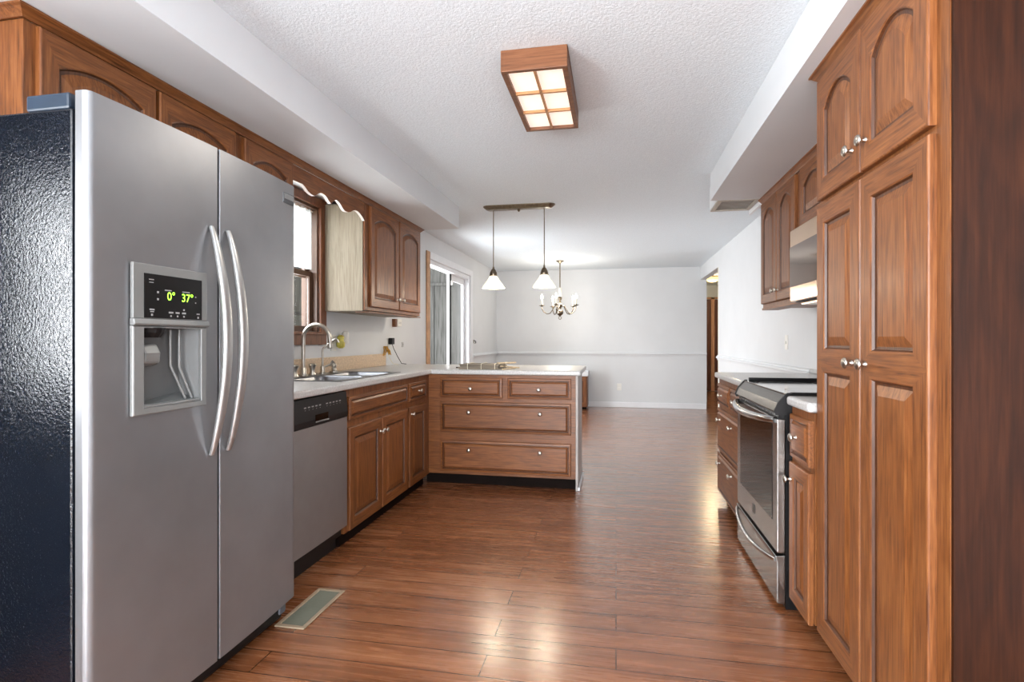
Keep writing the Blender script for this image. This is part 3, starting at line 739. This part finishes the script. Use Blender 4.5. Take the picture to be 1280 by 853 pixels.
# range
RY0, RY1, RX = 2.479, 3.258, .677
rg = thing('range', (1.0, 2.868, 0), 'stainless slide in electric range with black glass cooktop', 'range')
finish('body', B(RX+.035, XR-.05, RY0+.004, RY1-.004, .0005, .895), BLACK, rg)
mb = MB().prism([(.712, .9155), (XR-.10, .9155), (XR-.10, .921), (.716, .921)], 1, RY0+.006, RY1-.006)
finish('cooktop', mb, GLASSK, rg)['label'] = 'black glass cooktop'
for cx_, cy_, r_ in ((.86, 2.68, .09), (.86, 3.06, .11), (1.10, 2.68, .11), (1.10, 3.06, .09)):
    mb = MB().loops([[(cx_+math.cos(2*PI*k/32)*(r_+q), cy_+math.sin(2*PI*k/32)*(r_+q), .9214) for k in range(32)] for q in (0, .003)])
    finish('burner_ring', mb, PRINT, rg)
for a, b, zz in ((RY0+.008, RY0+.030, .926), (RY1-.030, RY1-.008, .938)): finish('side_rim', B(.735, XR-.105, a, b, .9212, zz), BLACK, rg, bevel=.002)
finish('rear_vent_trim', B(XR-.099, XR-.052, RY0+.004, RY1-.004, .895, .936), BLACK, rg, bevel=.004)
prof = [(RX+.036, .838), (RX-.004, .838), (RX-.010, .846), (RX+.004, .880), (RX+.028, .908), (RX+.040, .9205), (.7115, .9205), (.7115, .8955), (RX+.036, .895)]
finish('control_panel', MB().prism(prof, 1, RY0+.008, RY1-.008), STEELC, rg, bevel=.003)
for a, b in ((RY0, RY0+.0078), (RY1-.0078, RY1)):
    finish('end_cap', MB().prism([(RX+.036, .830), (RX-.008, .830), (RX-.014, .846), (RX+.002, .884), (RX+.026, .912), (RX+.040, .925), (.73, .925), (.73, .895), (RX+.036, .895)], 1, a, b), BLACK, rg)
od = finish('oven_door', B(RX, RX+.034, RY0+.006, RY1-.006, .238, .812), STEELR, rg, bevel=.004)
finish('door_window', B(RX-.002, RX-.0003, 2.556, 3.172, .360, .782), BLKGL, od)['label'] = 'dark glass oven window'
finish('door_vent_trim', MB().box(RX+.008, RX+.034, RY0+.012, RY1-.012, .8125, .8375), BLACK, od)
mb = MB()
for k in range(12): mb.box(RX+.0045, RX+.0078, RY0+.05+k*.058, RY0+.05+k*.058+.044, .820, .830)
finish('vent_slot', mb, STEELB, od)
def bow_handle(z, zdip, parent, out, rr, ya, yb, n=24, k=.6, xo=0):
    p = []; rads = []
    for i in range(n+1):
        s = i/n; y = ya+(yb-ya)*s
        p.append((RX-.001-xo-out*math.sin(PI*s)**k, y, z+zdip*math.sin(PI*s))); rads.append(rr*(.75+.25*math.sin(PI*s)))
    return finish('handle', MB().tube(p, rads, 12), STEELB, parent, smooth=60)
bow_handle(.806, -.012, od, .055, .019, RY0+.03, RY1-.02)
wd = finish('warming_drawer', MB().prism([(RX+.034, .020), (RX+.004, .020), (RX, .026), (RX, .198), (RX-.006, .224), (RX+.034, .228)], 1, RY0+.006, RY1-.006), STEELR, rg, bevel=.003)
bow_handle(.205, -.026, wd, .036, .0105, RY0+.02, RY1-.02, k=.7, xo=.003)
finish('badge', B(RX-.003, RX-.0003, 2.86, 2.90, .285, .330), plain('range_badge', (70, 66, 62), .3, .6), od, bevel=.001)

# uppers on the right
UX = 1.035
u1 = upper('two door oak wall cabinet left of the microwave', 3.345, 4.140, 1.375, [(3.392, 3.738, 1.402, 2.112), (3.752, 4.122, 1.402, 2.112)], X=UX, back=XR-.002, left=False, rise=.055, knobs=[(3.705, 1.47), (3.785, 1.47)])
finish('scribe_strip', B(UX-.008, UX+.10, 3.345, 4.135, 1.360, 1.3745), OAKY, u1)
u2 = upper('short oak wall cabinet above the microwave, partly hidden by the pantry', 2.480, 3.342, 1.762, [(2.50, 2.895, 1.785, 2.112), (2.905, 3.298, 1.785, 2.112)], X=UX, back=XR-.002, left=False, rise=.05)
crown_r('crown_moulding', UX, 2.42, 4.140, 'brown crown moulding above the range wall cabinets', ends=(0, 0))
mw = thing('microwave', (1.15, 2.87, 1.355), 'stainless over the range microwave with dark mirrored window', 'microwave')
MX = .955
finish('body', B(MX+.03, XR-.003, 2.486, 3.258, 1.357, 1.758), BLACK, mw)
md = finish('door', B(MX, MX+.0295, 2.486, 3.258, 1.362, 1.756), STEELM, mw, bevel=.004)
finish('door_window', B(MX-.002, MX-.0003, 2.66, 3.256, 1.442, 1.664), plain('mirrored_glass', (96, 74, 62), .07, .75), md)['label'] = 'dark mirrored glass window'
finish('control_strip', B(MX-.002, MX-.0003, 2.495, 2.64, 1.442, 1.664), BLKGL, md)
mb = MB(); mb.tube([(MX-.001, 2.652, 1.455), (MX-.03, 2.652, 1.48), (MX-.034, 2.652, 1.55), (MX-.03, 2.652, 1.625), (MX-.001, 2.652, 1.652)], .008, 10)
finish('handle', mb, STEELB, md, smooth=60)
finish('bottom_vent', B(MX+.05, XR-.04, 2.52, 3.23, 1.345, 1.3565), STEELM, mw)
# air return grille in the end of the soffit
vt = thing('ceiling_register', (.90, 4.27, 2.149), 'tan louvred air register under the end of the right soffit', 'vent')
mb = MB(); vx0, vx1, vy0, vy1, vz = .724, 1.008, 4.096, 4.44, 2.149
for a, b, c_, d_ in ((vx0, vx1, vy0, vy0+.03), (vx0, vx1, vy1-.03, vy1), (vx0, vx0+.03, vy0+.03, vy1-.03), (vx1-.03, vx1, vy0+.03, vy1-.03)): mb.box(a, b, c_, d_, vz, vz+.012)
finish('frame', mb, plain('register_tan', (176, 168, 156), .5, var=.06, vs=30), vt)
for k in range(9):
    y = vy0+.045+k*.031; m2 = MB().loops([[(vx0+.031, y, vz+.002), (vx0+.031, y+.016, vz+.010), (vx0+.031, y+.019, vz+.010), (vx0+.031, y+.003, vz+.002)], [(vx1-.031, y, vz+.002), (vx1-.031, y+.016, vz+.010), (vx1-.031, y+.019, vz+.010), (vx1-.031, y+.003, vz+.002)]], True, True, True)
    finish('louvre', m2, plain('louvre_tan', (196, 188, 176), .5) if k == 0 else bpy.data.materials['louvre_tan'], vt)
struct('trim_soffit_corner', MB().box(1.012, 1.03, 4.142, 4.455, 2.118, 2.1485), TRIMW)

# floor register
fv = thing('floor_register', (-1.28, 2.11, 0), 'tan framed floor register beside the refrigerator corner', 'vent')
fa, fb_, fy0, fy1 = -1.345, -1.215, 1.945, 2.278
mb = MB()
for a, b, c_, d_ in ((fa, fb_, fy0, fy0+.018), (fa, fb_, fy1-.018, fy1), (fa, fa+.016, fy0+.018, fy1-.018), (fb_-.016, fb_, fy0+.018, fy1-.018)): mb.box(a, b, c_, d_, .0005, .007)
finish('frame', mb, VENTF, fv, bevel=.002)
finish('backing', B(fa+.0165, fb_-.0165, fy0+.0185, fy1-.0185, .0003, .0012), BLACK, fv)
for k in range(24):
    y = fy0+.024+k*.0121
    finish('louvre', MB().loops([[(x, y, .0015), (x, y+.0085, .0055), (x, y+.0098, .0055), (x, y+.0013, .0015)] for x in (fa+.017, fb_-.017)], True, True, True), VENTG, fv)

# ------------------------------------------------------------------ lamps
cl = thing('ceiling_light', (-.33, 2.50, 2.344), 'wooden box ceiling light with six lit square panels', 'light')
lx0, lx1, ly0, ly1, lz = -.467, -.193, 2.177, 2.835, 2.256
mb = MB()
for a, b, c_, d_ in ((lx0, lx1, ly0, ly0+.022), (lx0, lx1, ly1-.022, ly1), (lx0, lx0+.022, ly0+.022, ly1-.022), (lx1-.022, lx1, ly0+.022, ly1-.022)): mb.box(a, b, c_, d_, lz, 2.3445)
LW = wood('light_box_wood', 0, (92, 54, 32), (118, 74, 46), (136, 90, 60))
finish('wooden_frame', mb, LW, cl, bevel=.002)
MUN = plain('lit_muntin_wood', (176, 128, 84), .5, var=.05)
xm = (lx0+lx1)/2; ya, yb = ly0+.0225, ly1-.0225
mb = MB().box(xm-.005, xm+.005, ya, yb, lz+.001, lz+.014)
for k in (1, 2):
    y = ya+(yb-ya)*k/3
    mb.box(lx0+.0225, xm-.0055, y-.006, y+.006, lz+.001, lz+.014); mb.box(xm+.0055, lx1-.0225, y-.006, y+.006, lz+.001, lz+.014)
finish('muntin_bars', mb, MUN, cl)
for k in range(3):
    for a, b in ((lx0+.0225, xm), (xm, lx1-.0225)):
        finish('diffuser_panel', B(a+.0005, b-.0005, ya+(yb-ya)*k/3+.0005, ya+(yb-ya)*(k+1)/3-.0005, lz+.0145, lz+.019), DIFF, cl)
def bulb_light(name, loc, power, parent, col=(1, .86, .68), r=.03):
    l = bpy.data.lights.new(name, 'POINT'); l.energy = power; l.color = col; l.shadow_soft_size = r
    o = bpy.data.objects.new(name, l); S.collection.objects.link(o); o.parent = parent; o.location = Vector(loc)-BASE[parent.name]; return o
al = area('panel_glow', (xm, (ly0+ly1)/2, lz-.006), (0, 0, 0), lx1-lx0-.06, ly1-ly0-.06, 5, (1, .93, .82))
al.parent = cl; al.location = Vector((xm, (ly0+ly1)/2, lz-.002))-BASE[cl.name]

pf = thing('pendant_light', (-.85, 4.735, 2.344), 'long nickel ceiling bar carrying two lit glass pendant shades over the peninsula', 'light')
mb = MB(); n = 20
def stad(z, hx, hy): 
    return [(-.85+(hx-hy)*(1 if math.cos(a) >= 0 else -1)+hy*math.cos(a), 4.735+hy*math.sin(a), z) for a in [2*PI*(k+.5)/28 for k in range(28)]]
mb.loops([stad(2.3445, .325, .058), stad(2.338, .325, .058), stad(2.318, .300, .040), stad(2.312, .290, .034)], True, True, True)
finish('canopy_bar', mb, BRASS, pf, smooth=40)
finish('finial', MB().lathe((-.85, 4.735, 2.313), (0, 0, -1), [(.012, 0), (.014, .008), (.008, .02), (.003, .024)], 12), BRASS, pf)
for px_, py_ in ((-1.084, 4.745), (-.622, 4.735)):
    finish('cord', MB().tube([(px_, py_, 2.314), (px_, py_, 1.80)], .0042, 8), BRASS, pf)
    cp = finish('socket_cap', MB().lathe((px_, py_, 1.722), (0, 0, 1), [(.034, 0), (.036, .004), (.032, .03), (.018, .058), (.009, .066), (.007, .085)], 18), BRASS, pf, smooth=40)
    sh = MB().lathe((px_, py_, 1.612), (0, 0, 1), [(.099, 0), (.104, .002), (.100, .010), (.076, .046), (.055, .074), (.038, .104), (.031, .1095), (.028, .108), (.035, .100), (.052, .070), (.073, .044), (.096, .006), (.099, 0)], 28, cap=False)
    finish('glass_shade', sh, SHADE, pf, smooth=60)
    finish('bulb', MB().lathe((px_, py_, 1.638), (0, 0, 1), [(.006, 0), (.022, .012), (.028, .03), (.020, .052), (.012, .066), (.012, .080)], 14), BULB, pf, smooth=60)
    bulb_light('pendant_bulb_glow', (px_, py_, 1.600), 5, pf)

ch = thing('chandelier', (-.835, 8.186, 2.344), 'brass five arm candle chandelier in the dining area', 'chandelier')
C0 = Vector((-.835, 8.186, 0))
finish('canopy', MB().lathe((C0.x, C0.y, 2.3445), (0, 0, -1), [(.062, 0), (.062, .008), (.045, .018), (.018, .032), (.008, .05)], 20), BRASS, ch, smooth=40)
finish('stem', MB().tube([(C0.x, C0.y, 2.30), (C0.x, C0.y, 1.93)], .009, 10), BRASS, ch)
finish('ivory_sleeve', MB().lathe((C0.x, C0.y, 1.80), (0, 0, 1), [(.022, 0), (.022, .11), (.012, .135)], 14), IVORY, ch, smooth=40)
finish('turned_body', MB().lathe((C0.x, C0.y, 1.50), (0, 0, 1), [(.006, 0), (.022, .012), (.048, .035), (.054, .06), (.044, .085), (.02, .105), (.016, .14), (.034, .155), (.036, .18), (.018, .20), (.016, .24), (.03, .262), (.03, .285), (.018, .30)], 20), BRASS, ch, smooth=40)
rg_ = [(C0.x+.022*math.cos(2*PI*k/16), C0.y, 1.476+.022*math.sin(2*PI*k/16)) for k in range(17)]
finish('finial_ring', MB().tube(rg_, .005, 8), BRASS, ch, smooth=60)
for k in range(5):
    a = 2*PI*k/5+math.radians(192); dx, dy = math.cos(a), math.sin(a)
    R_ = lambda r, z: (C0.x+dx*r, C0.y+dy*r, z)
    finish('arm', MB().tube([R_(.02, 1.63), R_(.05, 1.66), R_(.08, 1.655), R_(.11, 1.60), R_(.15, 1.545), R_(.20, 1.535), R_(.245, 1.565), R_(.272, 1.61), R_(.275, 1.655)], .007, 8), BRASS, ch, smooth=60)
    finish('drip_cup', MB().lathe(R_(.275, 1.645), (0, 0, 1), [(.008, 0), (.03, .012), (.046, .018), (.046, .021), (.016, .022), (.014, .034)], 16), BRASS, ch, smooth=40)
    cs = finish('candle_sleeve', MB().lathe(R_(.275, 1.668), (0, 0, 1), [(.0125, 0), (.0125, .088), (.008, .09)], 12), IVORY, ch, smooth=40)
    finish('bulb', MB().lathe(R_(.275, 1.758), (0, 0, 1), [(.008, 0), (.019, .018), (.021, .034), (.012, .06), (.003, .078)], 12), BULB, ch, smooth=60)
bulb_light('candle_glow', (C0.x, C0.y, 1.72), 16, ch, (1, .92, .8), r=.12)
hl = thing('hall_ceiling_light', (1.80, 10.8, 2.344), 'warm glowing round ceiling light in the hallway', 'light')
finish('dome', MB().lathe((1.80, 10.8, 2.325), (0, 0, -1), [(.155, 0), (.150, .02), (.115, .055), (.06, .078), (.005, .085)], 24), DOME, hl, smooth=60)
finish('base_ring', MB().lathe((1.80, 10.8, 2.3445), (0, 0, -1), [(.165, 0), (.165, .014), (.156, .0192)], 24), BRASS, hl, smooth=40)
bulb_light('hall_glow', (1.80, 10.8, 2.18), 14, hl, (1, .8, .5), .08)

# ------------------------------------------------------------------ small things
def plate(name, fr, u, v, label, cat, w_=.072, h_=.116, kind='outlet'):
    x = fr(u, v, 0)
    t = thing(name, x, label, cat)
    def q(u0, u1, v0, v1, w0, w1):
        mb = MB(); a = lambda w: [fr(u0, v0, w), fr(u1, v0, w), fr(u1, v1, w), fr(u0, v1, w)]
        return mb.loops([a(w0), a(w1)], True, True, True)
    finish('cover_plate', q(u-w_/2, u+w_/2, v-h_/2, v+h_/2, .0008, .006), WHITEP, t, bevel=.002)
    if kind == 'outlet':
        for dv in (-.022, .022): finish('socket', q(u-.016, u+.016, v+dv-.014, v+dv+.014, .0062, .0085), WHITEP, t, bevel=.002)
    else: finish('toggle', q(u-.006, u+.006, v-.012, v+.012, .0062, .018), WHITEP, t)
    return t
fw = FL(XL)
plate('wall_outlet', fw, 3.70, 1.125, 'wall outlet beside the sink window holding a yellow air freshener', 'outlet', .075, .12)
af = thing('air_freshener', (XL+.01, 3.735, 1.14), 'yellow green plug in air freshener on the outlet by the sink', 'air freshener')
mb = MB(); rr = random.Random(9)
finish('body', MB().lathe((XL+.042, 3.735, 1.085), (0, 0, 1), [(.014, 0), (.03, .012), (.032, .04), (.022, .06), (.026, .085), (.012, .10)], 14), YELL, af, smooth=50)
finish('white_cap', MB().lathe((XL+.045, 3.80, 1.12), (0, 0, 1), [(.02, 0), (.027, .01), (.027, .08), (.016, .095)], 14), WHITEP, af, smooth=50)
finish('plug_block', B(XL+.0092, XL+.045, 3.73, 3.80, 1.118, 1.160), WHITEP, af, bevel=.006)
plate('wall_outlet', fw, 4.70, 1.105, 'wall outlet with a black plug under the end of the wall cabinet', 'outlet')
bp = thing('black_plug', (XL+.012, 4.70, 1.13), 'black power plug adapter in the outlet under the cabinet end', 'plug')
finish('block', B(XL+.0093, XL+.05, 4.668, 4.726, 1.105, 1.165), BLACK, bp, bevel=.006)
finish('cable', MB().tube([(XL+.035, 4.70, 1.108), (XL+.04, 4.72, 1.07), (XL+.06, 4.755, 1.0), (XL+.085, 4.80, .925), (XL+.12, 4.83, .9185)], .0032, 8), BLACK, bp, smooth=60)
gt = thing('gold_ribbon', (XL+.03, 4.60, 1.02), 'crumpled gold twist of ribbon hanging above the backsplash end', 'ribbon')
mb = MB(); rr = random.Random(4)
for k in range(7):
    p0 = Vector((XL+.012, 4.57+.012*k, 1.088)); p1 = p0+Vector((rr.uniform(.012, .028), rr.uniform(-.03, .04), -.04)); p2 = p1+Vector((rr.uniform(-.01, .008), rr.uniform(-.03, .03), rr.uniform(-.045, -.015)))
    mb.tube([p0, p1, p2], [.005, .007, .004], 6)
finish('strands', mb, GOLD, gt)
finish('cream_cord', MB().tube([(XL+.02, 4.61, 1.07), (XL+.03, 4.64, .99), (XL+.06, 4.66, .93), (XL+.10, 4.69, .918)], .003, 6), IVORY, gt)
wbx = thing('wall_box', (XL, 4.83, 1.30), 'small white box with wooden side on the wall below the cabinet end', 'wall box')
finish('back_plate', B(XL+.001, XL+.035, 4.775, 4.81, 1.270, 1.345), OAKV, wbx, bevel=.002)
finish('housing', B(XL+.001, XL+.045, 4.811, 4.905, 1.275, 1.344), WHITEP, wbx, bevel=.004)
finish('grille_line', MB().box(XL+.0452, XL+.0462, 4.83, 4.89, 1.312, 1.316).box(XL+.0452, XL+.0462, 4.83, 4.89, 1.300, 1.304), PRINT, wbx)
pj = thing('phone_jack', (XL, 5.03, 1.10), 'tiny grey jack on the wall left of the patio door', 'jack')
finish('face', B(XL+.001, XL+.008, 5.005, 5.045, 1.075, 1.125), plain('grey_jack', (188, 188, 188), .5), pj, bevel=.002)
finish('port', B(XL+.0082, XL+.0095, 5.02, 5.032, 1.09, 1.112), PRINT, pj)
th = thing('wall_hook', (XL, 7.742, 1.12), 'small dark hook on the wall right of the patio door', 'hook')
finish('plate', B(XL+.001, XL+.006, 7.725, 7.76, 1.09, 1.145), BRASS, th, bevel=.002)
finish('hook', MB().tube([(XL+.006, 7.742, 1.13), (XL+.03, 7.742, 1.125), (XL+.035, 7.742, 1.10), (XL+.02, 7.742, 1.092)], .006, 8), BLACK, th, smooth=60)
plate('wall_outlet', FP(YF), .053, .344, 'white outlet low on the far wall', 'outlet')
plate('light_switch', FR(XR), 4.72, 1.128, 'white light switch on the right wall past the wall cabinets', 'switch', kind='switch')
plate('wall_outlet', FR(XR), 3.60, 1.03, 'white outlet on the range wall behind the countertop', 'outlet')

# bundle of old blind slats on the peninsula
bs = thing('blind_bundle', (-1.02, 4.40, .9145), 'flattened bundle of grey brown blind slats lying on the peninsula', 'blind')
rr = random.Random(11)
for k in range(30):
    row, lay = k % 6, k // 6
    y0 = 4.135+.034*row+rr.uniform(-.004, .004); z = .9147+.0086*lay
    xa, xb = -1.225+rr.uniform(-.015, .02), -.875+rr.uniform(-.03, .02); dy = rr.uniform(-.006, .006)
    h_ = .0078
    mb = MB().loops([[(x, yy-.014, z), (x, yy+.014, z), (x, yy+.011, z+h_), (x, yy-.011, z+h_)] for x, yy in ((xa, y0), ((xa+xb)/2, y0+dy), (xb, y0+dy*2))], True, True, True)
    finish('slat', mb, SLAT, bs)
for xx in (-1.15, -1.04, -.93):
    finish('ladder_cord', MB().tube([(xx, 4.117, .916), (xx, 4.115, .938), (xx, 4.118, .960), (xx, 4.20, .9622), (xx, 4.32, .9612)], .0024, 6), IVORY, bs)
for k, (p, q) in enumerate([((-.90, 4.14, .9635), (-.80, 4.32, .9635)), ((-.93, 4.20, .9635), (-.79, 4.24, .968)), ((-.865, 4.10, .9205), (-.80, 4.30, .9205)), ((-.885, 4.13, .942), (-.78, 4.36, .9205))]):
    finish('loose_stick', MB().tube([p, q], .0055, 8), BAMB, bs)
finish('wand', MB().tube([(-1.30, 4.30, .9195), (-1.235, 4.33, .9195)], .005, 8), BLACK, bs)

# low cabinet against the far wall, its end showing past the peninsula
lb = thing('low_cabinet', (-.80, 9.05, 0), 'low brown cabinet with white top against the far wall, just showing past the peninsula', 'cabinet')
finish('body', B(-1.25, -.462, 8.90, 9.28, .04, .545), OAKV, lb)
finish('foot_rail', B(-1.22, -.49, 8.93, 9.27, .0005, .0395), TOE, lb)
finish('white_top', B(-1.26, -.448, 8.885, 9.284, .5455, .620), TRIMW, lb, bevel=.004)
dd = door('door', FP(8.90), -.86, -.475, .06, .53, OAKX, lb, stile=.05); knob(FP(8.90), -.82, .44, .02, dd)

# sheer curtain strip in the sink window
mb = MB(); ny, nz = 60, 14; g_ = []
for i in range(ny+1):
    y = 2.725+(3.470-2.725)*i/ny
    g_.append([(XL-.032+.008*math.sin(i*1.25)+.003*math.sin(i*.37), y, 2.060+.010*math.sin(i*1.9)*(1 if j == nz else 0)-(1-j/nz)*.42) for j in range(nz+1)])
for i in range(ny):
    for j in range(nz): mb.face([g_[i][j], g_[i+1][j], g_[i+1][j+1], g_[i][j+1]])
ms, n, l, b_ = newmat('sheer_curtain')
tt = n.new('ShaderNodeBsdfTransparent'); tl = n.new('ShaderNodeBsdfTranslucent'); mx = n.new('ShaderNodeMixShader')
tl.inputs[0].default_value = (.86, .9, .89, 1); v = mapped(n, l); q = noise(n, l, v, 26, 3)
mr = n.new('ShaderNodeMapRange'); mr.inputs[3].default_value = .3; mr.inputs[4].default_value = .85; l.new(q.outputs['Fac'], mr.inputs[0]); l.new(mr.outputs[0], mx.inputs[0])
l.new(tt.outputs[0], mx.inputs[1]); l.new(tl.outputs[0], mx.inputs[2]); l.new(mx.outputs[0], n['Material Output'].inputs['Surface']); n.remove(b_)
sc_ = thing('sheer_curtain', (XL-.03, 3.10, 1.64), 'white ruffled sheer curtain over the upper half of the sink window', 'curtain')
finish('cloth', mb, ms, sc_, smooth=60)
finish('rod', MB().tube([(XL-.032, 2.722, 2.052), (XL-.032, 3.474, 2.052)], .004, 8), WHITEP, sc_)

# repeats of a kind share a group
GROUPS = {'wall_cabinet': 'oak wall cabinets', 'base_cabinet': 'oak base cabinets', 'wall_outlet': 'wall outlets', 'crown_moulding': 'crown mouldings', 'countertop': 'countertops'}
for o in S.objects:
    k = o.name.split('.')[0]
    if o.parent is None and k in GROUPS: o['group'] = GROUPS[k]
